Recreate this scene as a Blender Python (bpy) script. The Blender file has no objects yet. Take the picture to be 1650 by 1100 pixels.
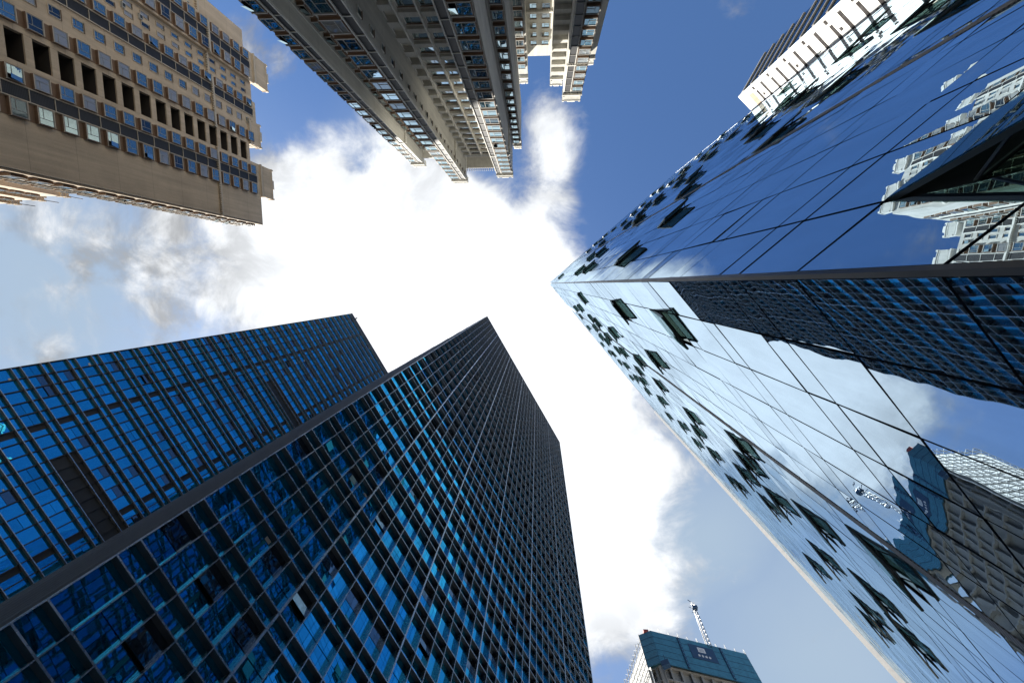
import bpy, math, random
from mathutils import Matrix, Vector
random.seed(7)
C = bpy.context.scene.collection
sc = bpy.context.scene

# ---------------------------------------------------------------- camera, sky, sun
F = 733.0; ZX, ZY = 866.5, 457.0            # focal length and zenith point in photo pixels (1650 x 1100)
_z = Vector(((ZX-825)/F, (ZY-550)/F, 1.0)).normalized()
_x = (Vector((1, 0, 0)) - _z*_z.x).normalized()
_y = _z.cross(_x)
RM = Matrix((_x, _y, _z))                   # image axes (right, down, ahead) -> world (x, y, up)
def Q(px, py):                              # plan position per metre of height above the eye
    d = RM @ Vector(((px-825)/F, (py-550)/F, 1.0))
    return Vector((d.x/d.z, d.y/d.z))
def project(p):
    d = RM.transposed() @ Vector(p)
    if d.z <= 1e-6: return None
    return d.x/d.z*F+825, d.y/d.z*F+550

cam = bpy.data.objects.new("camera", bpy.data.cameras.new("camera")); C.objects.link(cam)
cam.data.sensor_width = 36; cam.data.lens = 36*F/1650; cam.data.clip_start = 0.05; cam.data.clip_end = 5000
cols = [RM.col[0], -RM.col[1], -RM.col[2]]
cam.matrix_world = Matrix([[cols[j][i] for j in range(3)]+[0] for i in range(3)]+[[0, 0, 0, 1]])
sc.camera = cam

SUN_EL = math.radians(57); SUN_DIR = Vector((-0.75, 0.66, 0)).normalized()
sv = Vector((SUN_DIR.x*math.cos(SUN_EL), SUN_DIR.y*math.cos(SUN_EL), math.sin(SUN_EL)))
EXPOSURE = 1.3; SKY = 0.12; SUNPOW = 5.0
sc.view_settings.view_transform = 'Standard'; sc.view_settings.look = 'None'
sc.view_settings.exposure = EXPOSURE; sc.view_settings.gamma = 1; sc.view_settings.use_curve_mapping = False
sc.cycles.max_bounces = 10; sc.cycles.glossy_bounces = 6; sc.cycles.diffuse_bounces = 4
sc.cycles.sample_clamp_indirect = 6; sc.cycles.caustics_reflective = False; sc.cycles.caustics_refractive = False

sun = bpy.data.objects.new("sun", bpy.data.lights.new("sun", 'SUN')); C.objects.link(sun)
sun.data.energy = SUNPOW; sun.data.angle = math.radians(0.5); sun.data.color = (1, 0.95, 0.86)
sun.rotation_euler = (-sv).to_track_quat('-Z', 'Y').to_euler(); sun.location = sv*400

world = bpy.data.worlds.new("World"); sc.world = world; world.use_nodes = True
class NT:                                    # tiny node-graph helper
    def __init__(s, tree): s.t = tree; tree.nodes.clear()
    def n(s, kind, **kw):
        nd = s.t.nodes.new(kind)
        for k, v in kw.items(): setattr(nd, k, v)
        return nd
    def link(s, a, b): s.t.links.new(a, b)
    def put(s, sock, v):
        if isinstance(v, bpy.types.NodeSocket): s.link(v, sock)
        else: sock.default_value = v
    def m(s, op, a, b=0.0, c=None, clamp=False):
        nd = s.n('ShaderNodeMath', operation=op, use_clamp=clamp); s.put(nd.inputs[0], a); s.put(nd.inputs[1], b)
        if c is not None: s.put(nd.inputs[2], c)
        return nd.outputs[0]
    def v(s, op, a, b=None, out=0):
        nd = s.n('ShaderNodeVectorMath', operation=op); s.put(nd.inputs[0], a)
        if b is not None: s.put(nd.inputs[1], b)
        return nd.outputs[out]
    def ramp(s, x, a, b, lo=0.0, hi=1.0, kind='SMOOTHSTEP'):
        nd = s.n('ShaderNodeMapRange', interpolation_type=kind); s.put(nd.inputs[0], x)
        for i, q in enumerate((a, b, lo, hi)): s.put(nd.inputs[i+1], q)
        return nd.outputs[0]
    def noise(s, vec, scale, detail=4.0, rough=0.55, dist=0.0):
        nd = s.n('ShaderNodeTexNoise'); s.put(nd.inputs['Vector'], vec); nd.inputs['Scale'].default_value = scale
        nd.inputs['Detail'].default_value = detail; nd.inputs['Roughness'].default_value = rough; nd.inputs['Distortion'].default_value = dist
        return nd.outputs['Fac']
    def mix(s, f, a, b, blend='MIX'):
        nd = s.n('ShaderNodeMix', data_type='RGBA', blend_type=blend); s.put(nd.inputs[0], f); s.put(nd.inputs[6], a); s.put(nd.inputs[7], b)
        return nd.outputs[2]
    def hsv(s, col, h=0.5, sat=1.0, v=1.0):
        nd = s.n('ShaderNodeHueSaturation'); s.put(nd.inputs['Hue'], h); s.put(nd.inputs['Saturation'], sat); s.put(nd.inputs['Value'], v); s.put(nd.inputs['Color'], col)
        return nd.outputs[0]

w = NT(world.node_tree)
sky = w.n('ShaderNodeTexSky', sky_type='NISHITA', sun_disc=False, sun_elevation=SUN_EL,
          sun_rotation=math.atan2(sv.x, sv.y), altitude=50, air_density=1.0, dust_density=0.6, ozone_density=3.0)
gen = w.n('ShaderNodeTexCoord').outputs['Generated']
sep = w.n('ShaderNodeSeparateXYZ'); w.link(gen, sep.inputs[0])
zc = w.m('MAXIMUM', sep.outputs[2], 0.06)
comb = w.n('ShaderNodeCombineXYZ'); w.link(w.m('DIVIDE', sep.outputs[0], zc), comb.inputs[0]); w.link(w.m('DIVIDE', sep.outputs[1], zc), comb.inputs[1])
pl = comb.outputs[0]                          # cloud layer plane, one unit above the eye
warp = w.n('ShaderNodeTexNoise'); w.link(pl, warp.inputs['Vector']); warp.inputs['Scale'].default_value = 3.2; warp.inputs['Detail'].default_value = 5
wv = w.v('SCALE', w.v('SUBTRACT', warp.outputs['Color'], (0.5, 0.5, 0.5))); wv.node.inputs['Scale'].default_value = 0.26
plw = w.v('MULTIPLY', w.v('ADD', pl, wv), (1, 1, 0))
CLOUDS = [  # weight, px, py, radius px : where cloud banks lie in the layer; some unseen, added for fill light
 (1.5, 560, 370, 190), (1.4, 720, 470, 190), (0.8, 460, 300, 110), (1.3, 860, 520, 200), (1.3, 960, 680, 190), (1.2, 940, 860, 200), (1.1, 1010, 1010, 160),
 (0.9, 830, 400, 110), (1.0, 620, 520, 240), (0.9, 380, 400, 170), (0.62, 170, 390, 170), (0.5, 60, 340, 120), (0.3, 60, 540, 130), (0.42, 260, 490, 140), (0.5, 90, 562, 45),
 (1.15, 900, 240, 85), (0.6, 928, 310, 60), (0.45, 860, 190, 60), (0.85, 400, 55, 75), (0.35, 460, 100, 60), (0.25, 520, 235, 75), (0.5, 650, 250, 80),
 (-0.9, 520, 165, 95), (-0.8, 590, 270, 60), (-0.9, 655, 385, 75), (-0.5, 1080, 250, 220), (-0.35, 160, 470, 60), (-0.3, 1035, 640, 45),
 (0.5, 730, 330, 70), (0.35, 1190, 20, 50), (0.5, 700, 800, 300), (0.8, 300, 850, 350), (0.8, 1150, -420, 200), (0.55, 1300, 480, 160), (0.5, 1700, 650, 220), (0.4, 1500, 900, 160)]
dens = None
for a, px, py, r in CLOUDS:
    q = Q(px, py); d = w.v('DISTANCE', plw, (q.x, q.y, 0), out=1)
    g = w.ramp(d, 0.0, r/F*1.35, a, 0.0)
    dens = g if dens is None else w.m('ADD', dens, g)
fb = w.noise(pl, 7.0, 10, 0.62, 0.35)
dens = w.m('ADD', dens, w.m('MULTIPLY', w.m('SUBTRACT', fb, 0.5), 2.3))
cover = w.ramp(dens, 0.22, 1.12)
thick = w.ramp(dens, 0.55, 1.7)
sund = w.v('DISTANCE', gen, tuple(sv), out=1)
halo = w.ramp(sund, 0.0, 0.95, 1.0, 0.0)
halo2 = w.m('POWER', halo, 2.0)
shade = w.noise(pl, 8.0, 6, 0.6, 0.4)
bright = None                                 # the bright middle of the cloud bank, set apart from the sun halo
for a_, px, py, r in ((1.0, 800, 560, 330), (0.85, 960, 850, 280), (0.7, 560, 390, 200), (0.5, 905, 230, 110)):
    q = Q(px, py); gq = w.ramp(w.v('DISTANCE', plw, (q.x, q.y, 0), out=1), 0.0, r/F*1.5, a_, 0.0)
    bright = gq if bright is None else w.m('MAXIMUM', bright, gq)
lum = w.ramp(shade, 0.36, 0.66, 1.25, 3.0)
bf = w.m('MULTIPLY', bright, 1.35, clamp=True)
lum = w.m('ADD', w.m('MULTIPLY', lum, w.m('SUBTRACT', 1.0, w.m('MULTIPLY', bf, 0.86))), w.m('MULTIPLY', bf, 3.25))
lum = w.m('ADD', w.m('MULTIPLY', lum, w.ramp(dens, 0.45, 1.2, 0.85, 1.15)), w.m('MULTIPLY', halo2, 0.8))
cc = w.n('ShaderNodeCombineColor'); 
for i, k in enumerate((0.97, 1.0, 1.04)): w.link(w.m('MULTIPLY', lum, k), cc.inputs[i])
skyc = w.hsv(sky.outputs[0], 0.5, 1.05, 1.0)
skyc = w.mix(1.0, skyc, (0.42, 0.50, 0.58, 1), 'MULTIPLY')
hz = w.n('ShaderNodeCombineColor')
for i, k in enumerate((0.96, 1.0, 1.04)): w.link(w.m('MULTIPLY', w.m('POWER', halo, 2.2), 1.5*k), hz.inputs[i])   # bright air round the sun
skyc = w.mix(1.0, skyc, hz.outputs[0], 'ADD')
veil = None                                   # thin high haze, brighter to the left and the lower right
for a_, px, py, r in ((0.95, 60, 480, 420), (0.95, 1120, 880, 300), (0.95, 1340, 1060, 400), (0.45, 640, 380, 170), (0.5, 1350, 640, 300)):
    q = Q(px, py); gq = w.ramp(w.v('DISTANCE', plw, (q.x, q.y, 0), out=1), 0.0, r/F*1.5, a_, 0.0)
    veil = gq if veil is None else w.m('MAXIMUM', veil, gq)
skyc = w.mix(veil, skyc, (1.5, 1.92, 2.4, 1))
out = w.mix(cover, skyc, cc.outputs[0])
bg = w.n('ShaderNodeBackground'); w.link(out, bg.inputs[0]); bg.inputs[1].default_value = SKY
wo = w.n('ShaderNodeOutputWorld'); w.link(bg.outputs[0], wo.inputs[0])

# ---------------------------------------------------------------- materials
def mat_base(name):
    m = bpy.data.materials.new(name); m.use_nodes = True; t = NT(m.node_tree)
    o = t.n('ShaderNodeOutputMaterial'); return m, t, o
def pbr(t, o, col, rough, metal=0.0, spec=0.5, normal=None):
    p = t.n('ShaderNodeBsdfPrincipled'); t.put(p.inputs['Base Color'], col); t.put(p.inputs['Roughness'], rough)
    p.inputs['Metallic'].default_value = metal; p.inputs['Specular IOR Level'].default_value = spec
    if normal is not None: t.link(normal, p.inputs['Normal'])
    t.link(p.outputs[0], o.inputs[0]); return p
def plain(name, col, rough=0.6, metal=0.0, var=0.12, scale=1.5, spec=0.5):
    m, t, o = mat_base(name); pos = t.n('ShaderNodeNewGeometry').outputs['Position']
    f = t.noise(pos, scale, 6, 0.6); v = t.ramp(f, 0.3, 0.7, 1-var, 1+var, 'LINEAR')
    pbr(t, o, t.hsv((*col, 1), 0.5, 1.0, v), t.ramp(f, 0.2, 0.8, rough*0.85, min(1, rough*1.15)), metal, spec); return m
def stucco(name, col, joint=3.0, stain=0.12):
    m, t, o = mat_base(name); pos = t.n('ShaderNodeNewGeometry').outputs['Position']
    s = t.n('ShaderNodeSeparateXYZ'); t.link(pos, s.inputs[0])
    streak = t.noise(t.v('MULTIPLY', pos, (1.1, 1.1, 0.045)), 1.0, 5, 0.65)
    blot = t.noise(pos, 0.25, 6, 0.6); fine = t.noise(pos, 9.0, 4, 0.6)
    v = t.m('ADD', t.ramp(streak, 0.3, 0.72, -stain, stain*0.5), t.ramp(blot, 0.3, 0.7, 1-stain*0.5, 1+stain*0.5))
    v = t.m('ADD', v, t.ramp(fine, 0.3, 0.7, -0.04, 0.04))
    j = t.m('PINGPONG', s.outputs[2], joint); line = t.ramp(j, 0.0, 0.045, 0.62, 1.0)
    bump = t.n('ShaderNodeBump'); bump.inputs['Strength'].default_value = 0.25; bump.inputs['Distance'].default_value = 0.02; t.link(fine, bump.inputs['Height'])
    pbr(t, o, t.hsv((*col, 1), 0.5, 1.0, t.m('MULTIPLY', v, line)), 0.85, 0, 0.3, bump.outputs[0]); return m
def glass(name, tint, inner, f0=0.3, power=3.0, wave=0.05, wscale=0.7, rough=0.0, var=0.0):
    # opaque reflective architectural glass: tinted mirror over a dark room, stronger towards grazing
    m, t, o = mat_base(name); geo = t.n('ShaderNodeNewGeometry'); pos = geo.outputs['Position']
    n1 = t.noise(pos, wscale, 2, 0.45); bump = t.n('ShaderNodeBump'); bump.inputs['Strength'].default_value = 1.0
    bump.inputs['Distance'].default_value = wave; t.link(n1, bump.inputs['Height'])
    g = t.n('ShaderNodeBsdfGlossy'); g.inputs['Roughness'].default_value = rough; t.link(bump.outputs[0], g.inputs['Normal'])
    dirt = t.noise(t.v('MULTIPLY', pos, (1.4, 1.4, 0.4)), 1.3, 6, 0.65)
    rnd = geo.outputs['Random Per Island']
    val = t.m('ADD', t.ramp(dirt, 0.3, 0.75, 1.03, 0.93), t.ramp(rnd, 0, 1, -var, var, 'LINEAR'))
    t.link(t.hsv((*tint, 1), 0.5, 1.0, val), g.inputs['Color'])
    d = t.n('ShaderNodeBsdfDiffuse'); t.put(d.inputs['Color'], t.hsv((*inner, 1), 0.5, 1.0, t.ramp(rnd, 0, 1, 0.6, 1.4, 'LINEAR')))
    lw = t.n('ShaderNodeLayerWeight'); lw.inputs['Blend'].default_value = 0.5
    fac = t.m('ADD', t.m('MULTIPLY', t.m('POWER', lw.outputs['Facing'], power), 1-f0), f0, clamp=True)
    mx = t.n('ShaderNodeMixShader'); t.link(fac, mx.inputs[0]); t.link(d.outputs[0], mx.inputs[1]); t.link(g.outputs[0], mx.inputs[2])
    t.link(mx.outputs[0], o.inputs[0]); return m
def clear_glass(name, tint):
    m, t, o = mat_base(name); tr = t.n('ShaderNodeBsdfTransparent'); tr.inputs[0].default_value = (*tint, 1)
    g = t.n('ShaderNodeBsdfGlossy'); g.inputs['Roughness'].default_value = 0.0; g.inputs['Color'].default_value = (0.8, 0.9, 0.88, 1)
    lw = t.n('ShaderNodeLayerWeight'); lw.inputs['Blend'].default_value = 0.5
    fac = t.m('ADD', t.m('MULTIPLY', t.m('POWER', lw.outputs['Facing'], 4.0), 0.55), 0.10, clamp=True)
    mx = t.n('ShaderNodeMixShader'); t.link(fac, mx.inputs[0]); t.link(tr.outputs[0], mx.inputs[1]); t.link(g.outputs[0], mx.inputs[2])
    t.link(mx.outputs[0], o.inputs[0]); return m
def louver(name, col, pitch=0.16, axis=2, dark=0.35):
    m, t, o = mat_base(name); pos = t.n('ShaderNodeNewGeometry').outputs['Position']
    s = t.n('ShaderNodeSeparateXYZ'); t.link(pos, s.inputs[0])
    j = t.m('PINGPONG', s.outputs[axis], pitch/2); v = t.ramp(j, 0.0, pitch/2, dark, 1.15)
    f = t.noise(pos, 0.9, 4, 0.6); v = t.m('MULTIPLY', v, t.ramp(f, 0.3, 0.7, 0.85, 1.15))
    bump = t.n('ShaderNodeBump'); bump.inputs['Strength'].default_value = 0.6; bump.inputs['Distance'].default_value = 0.05; t.link(j, bump.inputs['Height'])
    pbr(t, o, t.hsv((*col, 1), 0.5, 1.0, v), 0.55, 0.0, 0.4, bump.outputs[0]); return m

M = {}
M['tan'] = stucco('tan_render', (0.56, 0.435, 0.305), 3.0, 0.16); M['tan_trim'] = plain('tan_trim', (0.52, 0.44, 0.34), 0.8)
M['cream'] = stucco('cream_render', (0.60, 0.585, 0.53), 3.0, 0.16); M['cream_trim'] = plain('cream_trim', (0.74, 0.72, 0.66), 0.7)
M['brown'] = plain('brown_paint', (0.19, 0.115, 0.07), 0.7); M['screen'] = louver('louvre_screen', (0.026, 0.025, 0.025), 0.18)
M['win'] = glass('apartment_glass', (0.64, 0.84, 0.92), (0.03, 0.06, 0.065), 0.34, 2.4, 0.004, 1.5, 0.0, 0.12)
M['winpale'] = glass('curtained_glass', (0.62, 0.76, 0.84), (0.30, 0.28, 0.24), 0.16, 2.6, 0.004, 1.5); M['windark'] = glass('open_room_glass', (0.35, 0.45, 0.52), (0.01, 0.012, 0.012), 0.2, 2.6, 0.004, 1.5)
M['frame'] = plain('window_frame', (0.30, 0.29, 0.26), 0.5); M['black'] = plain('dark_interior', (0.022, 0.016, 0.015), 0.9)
M['shadowbox'] = plain('dark_recess_shade', (0.05, 0.04, 0.032), 0.8); M['acunit'] = plain('ac_casing', (0.5, 0.5, 0.47), 0.6); M['curtain'] = plain('curtain', (0.45, 0.40, 0.34), 0.9)
M['mirror'] = glass('mirror_glass', (0.60, 0.76, 0.90), (0.065, 0.09, 0.125), 0.46, 1.6, 0.0030, 0.75, 0.0, 0.13)
M['joint'] = plain('dark_joint', (0.018, 0.018, 0.02), 0.6); M['trim'] = plain('dark_metal_trim', (0.05, 0.052, 0.055), 0.35, 0.6)
M['sash'] = plain('dark_sash', (0.05, 0.058, 0.052), 0.4, 0.3); M['sashglass'] = clear_glass('sash_glass', (0.40, 0.50, 0.46))
M['vent'] = louver('vent_grille', (0.17, 0.165, 0.16), 0.12); M['soffit'] = plain('pale_soffit', (0.62, 0.62, 0.62), 0.6)
M['blue'] = glass('blue_glass', (0.055, 0.60, 1.0), (0.008, 0.10, 0.175), 0.56, 1.5, 0.0012, 0.4, 0.0, 0.20)
M['bronze'] = plain('bronze_fin', (0.44, 0.47, 0.49), 0.27, 0.85); M['clad'] = louver('dark_cladding', (0.022, 0.026, 0.025), 0.5)
M['ledge'] = plain('dark_ledge', (0.125, 0.138, 0.155), 0.5, 0.3); M['fleck'] = plain('light_fleck', (0.55, 0.54, 0.52), 0.8); M['slab'] = plain('dark_louvre', (0.016, 0.017, 0.017), 0.6)
M['white'] = plain('white_panel', (0.78, 0.77, 0.74), 0.6); M['darkwin'] = glass('dark_glass', (0.35, 0.5, 0.62), (0.015, 0.02, 0.03), 0.3, 2.0, 0.004, 1.0)
M['grey'] = stucco('grey_concrete', (0.30, 0.29, 0.27)); M['net'] = louver('blue_mesh', (0.05, 0.19, 0.28), 0.5, 2, 0.8)
M['netdark'] = plain('dark_blue_mesh', (0.02, 0.06, 0.13), 0.7); M['red'] = plain('red_paint', (0.35, 0.06, 0.04), 0.6)
M['steel'] = plain('galvanised_steel', (0.14, 0.145, 0.15), 0.45, 0.4); M['pave'] = plain('granite_paving', (0.36, 0.35, 0.33), 0.8, 0, 0.25, 0.4)
M['sign'] = plain('sign_white', (0.8, 0.8, 0.8), 0.6); M['lattice'] = plain('scaffold_pale', (0.30, 0.30, 0.28), 0.7)

# ---------------------------------------------------------------- mesh helpers
class Frame:                                  # a facade: u along it, d outwards, z up
    def __init__(s, o, n):
        s.o = Vector(o[:2]); s.n = Vector(n[:2]).normalized(); s.t = Vector((s.n.y, -s.n.x))
    def p(s, u, d, z): v = s.o + s.t*u + s.n*d; return (v.x, v.y, z)
    def mat(s, u, d, z):
        v = s.p(u, d, z); return Matrix(((s.t.x, s.n.x, 0, v[0]), (s.t.y, s.n.y, 0, v[1]), (0, 0, 1, v[2]), (0, 0, 0, 1)))
    def hit(s, px, py):                       # photo pixel -> (u, z) on the facade
        q = Q(px, py); h = s.o.dot(s.n)/q.dot(s.n); return (q*h-s.o).dot(s.t), h
ID = Frame((0, 0), (0, 1))
class MB:
    def __init__(s): s.v = []; s.f = []; s.m = []
    def quad(s, a, b, c, d, mi=0):
        i = len(s.v); s.v += [a, b, c, d]; s.f.append((i, i+1, i+2, i+3)); s.m.append(mi)
    def box(s, fr, u0, u1, d0, d1, z0, z1, mi=0, faces=None):
        P = fr.p; i = len(s.v)
        s.v += [P(u0, d0, z0), P(u1, d0, z0), P(u1, d1, z0), P(u0, d1, z0), P(u0, d0, z1), P(u1, d0, z1), P(u1, d1, z1), P(u0, d1, z1)]
        fs = ((0, 3, 2, 1), (4, 5, 6, 7), (0, 1, 5, 4), (3, 7, 6, 2), (0, 4, 7, 3), (1, 2, 6, 5))   # bottom top back front left right
        mi = mi if isinstance(mi, (list, tuple)) else [mi]*6
        for k, q in enumerate(fs): s.f.append(tuple(i+x for x in q)); s.m.append(mi[k])
    def prism(s, pts, z0, z1, mi=0, cap=True):
        n = len(pts); i = len(s.v)
        s.v += [(p[0], p[1], z0) for p in pts]+[(p[0], p[1], z1) for p in pts]
        for k in range(n): j = (k+1) % n; s.f.append((i+k, i+j, i+n+j, i+n+k)); s.m.append(mi)
        s.f.append(tuple(i+n+k for k in range(n))); s.m.append(mi); s.f.append(tuple(i+k for k in reversed(range(n)))); s.m.append(mi)
    def bar(s, a, b, r, mi=0, n=6):
        a = Vector(a); b = Vector(b); ax = (b-a).normalized(); e = ax.orthogonal().normalized(); g = ax.cross(e); i = len(s.v)
        for c in (a, b):
            for k in range(n): th = 2*math.pi*k/n; s.v.append(tuple(c+(e*math.cos(th)+g*math.sin(th))*r))
        for k in range(n): j = (k+1) % n; s.f.append((i+k, i+j, i+n+j, i+n+k)); s.m.append(mi)
        s.f.append(tuple(i+k for k in reversed(range(n)))); s.m.append(mi); s.f.append(tuple(i+n+k for k in range(n))); s.m.append(mi)
    def add(s, o, mx=None):
        i = len(s.v); s.v += [tuple(mx @ Vector(v)) for v in o.v] if mx else o.v
        s.f += [tuple(i+x for x in q) for q in o.f]; s.m += o.m
    def mesh(s, name, mats):
        me = bpy.data.meshes.new(name); me.from_pydata(s.v, [], s.f)
        for k in mats: me.materials.append(M[k])
        me.polygons.foreach_set('material_index', s.m); me.update(); return me
def thing(name, loc, label, cat, group=None):
    o = bpy.data.objects.new(name, None); o.location = loc; C.objects.link(o); o['label'] = label; o['category'] = cat
    if group: o['group'] = group
    return o
def part(name, mesh, parent, mx=None, stuff=False, mats=None):
    if isinstance(mesh, MB): mesh = mesh.mesh(name, mats)
    o = bpy.data.objects.new(name, mesh); C.objects.link(o); o.parent = parent
    if parent.type == 'EMPTY': o.matrix_parent_inverse = Matrix.Translation(-parent.location)
    if mx: o.matrix_basis = mx
    if stuff: o['kind'] = 'stuff'
    return o
GZ = -1.6                                     # ground, the eye is at z = 0
g = MB(); g.quad((-1500, -1500, GZ), (1500, -1500, GZ), (1500, 1500, GZ), (-1500, 1500, GZ))
go = bpy.data.objects.new('ground', g.mesh('ground', ['pave'])); C.objects.link(go); go['kind'] = 'structure'; go['label'] = 'pale grey paved ground between the towers'; go['category'] = 'ground'

def seen_size(c, size=1.0):                   # how large something at c shows in the photograph (0 outside the frame)
    p = project(c)
    if p is None or not (-30 < p[0] < 1680 and -30 < p[1] < 1130): return 0.0
    return size/Vector(c).length
def split_parts(items, limit, build_one, build_rest):
    items = sorted(items, key=lambda i: -i[0])
    for it in items[:limit]: build_one(it)
    if items[limit:]: build_rest(items[limit:])

# ---------------------------------------------------------------- mirror glass tower (right)
def mirror_tower():
    H = 150.0
    co = Q(884.7, 456.4)*H
    root = thing('glass_tower', (co.x, co.y, GZ), 'tall mirror glass tower with open windows and a sharp corner pointing at the zenith', 'skyscraper')
    a_up = math.radians(-41.2); a_lo = math.radians(49.8)
    su = Vector((math.cos(a_up), math.sin(a_up))); sl = Vector((math.cos(a_lo), math.sin(a_lo)))
    fu = Frame(co, (su.y, -su.x)); fl = Frame(co, (-sl.y, sl.x))
    assert fu.n.dot(co) < 0 and fl.n.dot(co) < 0
    def reach(su, az): e = Vector((math.cos(math.radians(az)), math.sin(math.radians(az)))); return -(co.x*e.y-co.y*e.x)/(su.x*e.y-su.y*e.x)
    LU, LL = reach(su, -38.75), reach(sl, 46.9)
    core = MB(); e = 0.10
    inner = co - fu.n*e - fl.n*e*1.0
    core.prism([(co-fu.n*e-fl.n*e)[:], (co+su*LU-fu.n*e)[:], (co+su*LU+sl*LL)[:], (co+sl*LL-fl.n*e)[:]], GZ, H, 0)
    part('wall', core, root, mats=['joint'])
    zb = [GZ, 1.8, 4.45, 6.85] + [z for k in range(40) for z in (8.78+3.53*k, 9.71+3.53*k)] + [H]
    ups = '120,1025 282,970 340,955 370,865 450,830 340,820 402,760 445,732 460,752 482,690 560,635 560,670 630,595 665,610 700,530 735,490 745,560 810,525 815,420 830,460 880,400 905,390 970,365 985,345 900,330 950,290 980,275 1075,270 1050,235 1110,200 1130,150 1190,100 1220,145 1195,215 1105,355 985,560 650,850'
    up2 = '10,985 35,1060 20,905 15,945 90,850 115,885 85,960 240,915 190,745 210,770 265,680 190,830 300,730 320,660 350,690 350,610 410,620 500,550 520,620 605,610 820,550 580,440 600,470 690,400 750,440 870,340 930,270 1060,270 900,200 1100,220 1160,150'
    up3 = '280,580 330,500 300,380 200,450 660,210 720,180 640,70 920,20 1050,60 100,740'
    lo1 = '175,195 490,290 850,390 735,655 850,740 420,460 290,375 240,345 190,310 125,275 165,335 210,385 240,440 280,425 340,515 395,515 340,565 400,570 460,610 530,660 500,665 635,705 615,760 490,720 550,760 580,835 615,835 720,815 790,880 690,890 690,930 740,950 800,1000 780,1030 990,1080 440,650 410,640'
    lo2 = '345,265 345,375 400,370 265,325 295,365 480,440 450,500 530,550 655,640 830,590 830,690 650,725 735,790 805,760 960,870 1030,860 945,940'
    lo3 = '60,80 20,140 250,260 285,430 270,515 520,490 650,520 570,640 600,800 595,850 740,870 900,940 960,1080'
    def pts(s, ox, oy, k): return [(ox+float(a)/k, oy+float(b)/k) for a, b in (p.split(',') for p in s.split())]
    UP = pts(ups, 880, 250, 5.2375)+pts(up2, 1090, 100, 5.0)+pts(up3, 1300, 0, 4.583)
    LO = pts(lo1, 900, 440, 5.0)+pts(lo2, 1020, 600, 4.232)+pts(lo3, 1250, 780, 3.4367)
    panels = []; joints = MB(); opens = []; vents = []
    for name, fr, sg, w0, wm, op, gr in (('up', fu, -1, 1.54, 1.76, UP, 9.73), ('lo', fl, 1, 1.52, 1.61, LO, 9.89)):
        L = LU if name == 'up' else LL; cs = [0.06, w0]
        while cs[-1] < L-wm*1.3: cs.append(cs[-1]+wm)
        cs.append(L)
        taken = {(1, 2)} if name == 'up' else set()
        for px, py in op:
            u, z = fr.hit(px, py); s = u*sg; off = 2.886 if name == 'up' else 2.31; s = (s+off)*0.965-off; z *= 0.965
            ci = max([i for i in range(len(cs)-1) if cs[i] <= s] or [0])
            vb = [(i, zb[i]) for i in range(5, len(zb)-1) if i % 2 == 1]
            fi = min(vb, key=lambda t: abs(t[1]+0.9-z))[0]
            crowd = any(abs(c-ci) <= 1 and abs(f_-fi) <= 2 for c, f_ in taken)
            if not (crowd and s > (5 if name == 'lo' else 11)): taken.add((ci, fi))
        for ci in range(len(cs)-1):
            for fi in range(len(zb)-1):
                a, b, z0, z1 = cs[ci]+0.03, cs[ci+1]-0.03, zb[fi]+0.03, zb[fi+1]-0.03
                if (ci, fi) in taken:
                    opens.append((fr, sg, a, b, z0, z1)); continue
                if cs[ci] < gr < cs[ci+1]: b = gr-0.3
                if b-a > 0.05: panels.append((fr, sg, a, b, z0, z1))
                if cs[ci] < gr < cs[ci+1]:
                    vents.append((fr, sg, gr-0.27, gr+0.17, z0, z1))
                    if cs[ci+1]-0.03-gr > 0.25: panels.append((fr, sg, gr+0.2, cs[ci+1]-0.03, z0, z1))
    rnd = random.Random(3)
    def panel_mesh(mb, it, big=False):
        fr, sg, a, b, z0, z1 = it; u0, u1 = sorted((a*sg, b*sg))
        k = [rnd.gauss(0, 0.0022)*1.8, rnd.gauss(0, 0.0016)*2.5]   # every pane sits a hair out of true
        q = [(u0, -k[0]-k[1], z0), (u0, -k[0]+k[1], z1), (u1, k[0]+k[1], z1), (u1, k[0]-k[1], z0)]
        amp = rnd.gauss(0.0, 0.0028)*min(1.0, (z1-z0)/1.8); N = 6 if big else 3; i0 = len(mb.v)      # sealed units bow a little
        for r_ in range(N+1):
            for c_ in range(N+1):
                x, y = c_/N, r_/N; d_ = (2*x-1)*k[0]+(2*y-1)*k[1]-amp*(1-(2*x-1)**2)*(1-(2*y-1)**2); mb.v.append(fr.p(u0+(u1-u0)*x, d_, z0+(z1-z0)*y))
        for r_ in range(N):
            for c_ in range(N):
                j = i0+r_*(N+1)+c_; mb.f.append((j, j+N+1, j+N+2, j+1)); mb.m.append(0)
        for i in range(4):
            c, d = q[i], q[(i+1) % 4]; mb.quad(fr.p(*c), fr.p(c[0], c[1]-0.04, c[2]), fr.p(d[0], d[1]-0.04, d[2]), fr.p(*d), 0)
    def size(it): fr, sg, a, b, z0, z1 = it; return seen_size(fr.p((a+b)/2*sg, 0, (z0+z1)/2), math.sqrt((b-a)*(z1-z0)))
    def smooth(o): o.data.polygons.foreach_set('use_smooth', [True]*len(o.data.polygons))
    def one(it): mb = MB(); panel_mesh(mb, it[1], True); smooth(part('glass_panel', mb, root, mats=['mirror']))
    def rest(its):
        mb = MB(); [panel_mesh(mb, i[1]) for i in its]; smooth(part('glass_panel', mb, root, stuff=True, mats=['mirror']))
    split_parts([(size(p), p) for p in panels], 100, one, rest)
    for f_ in (fu, fl):
        fr, sg, a, b, _, _ = [v for v in vents if v[0] is f_][0]; u0, u1 = sorted((a*sg, b*sg))
        vm = MB(); vm.box(fr, u0, u1, -0.05, 0.015, GZ, H-0.02); part('vent_strip', vm, root, mats=['vent'])
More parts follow.
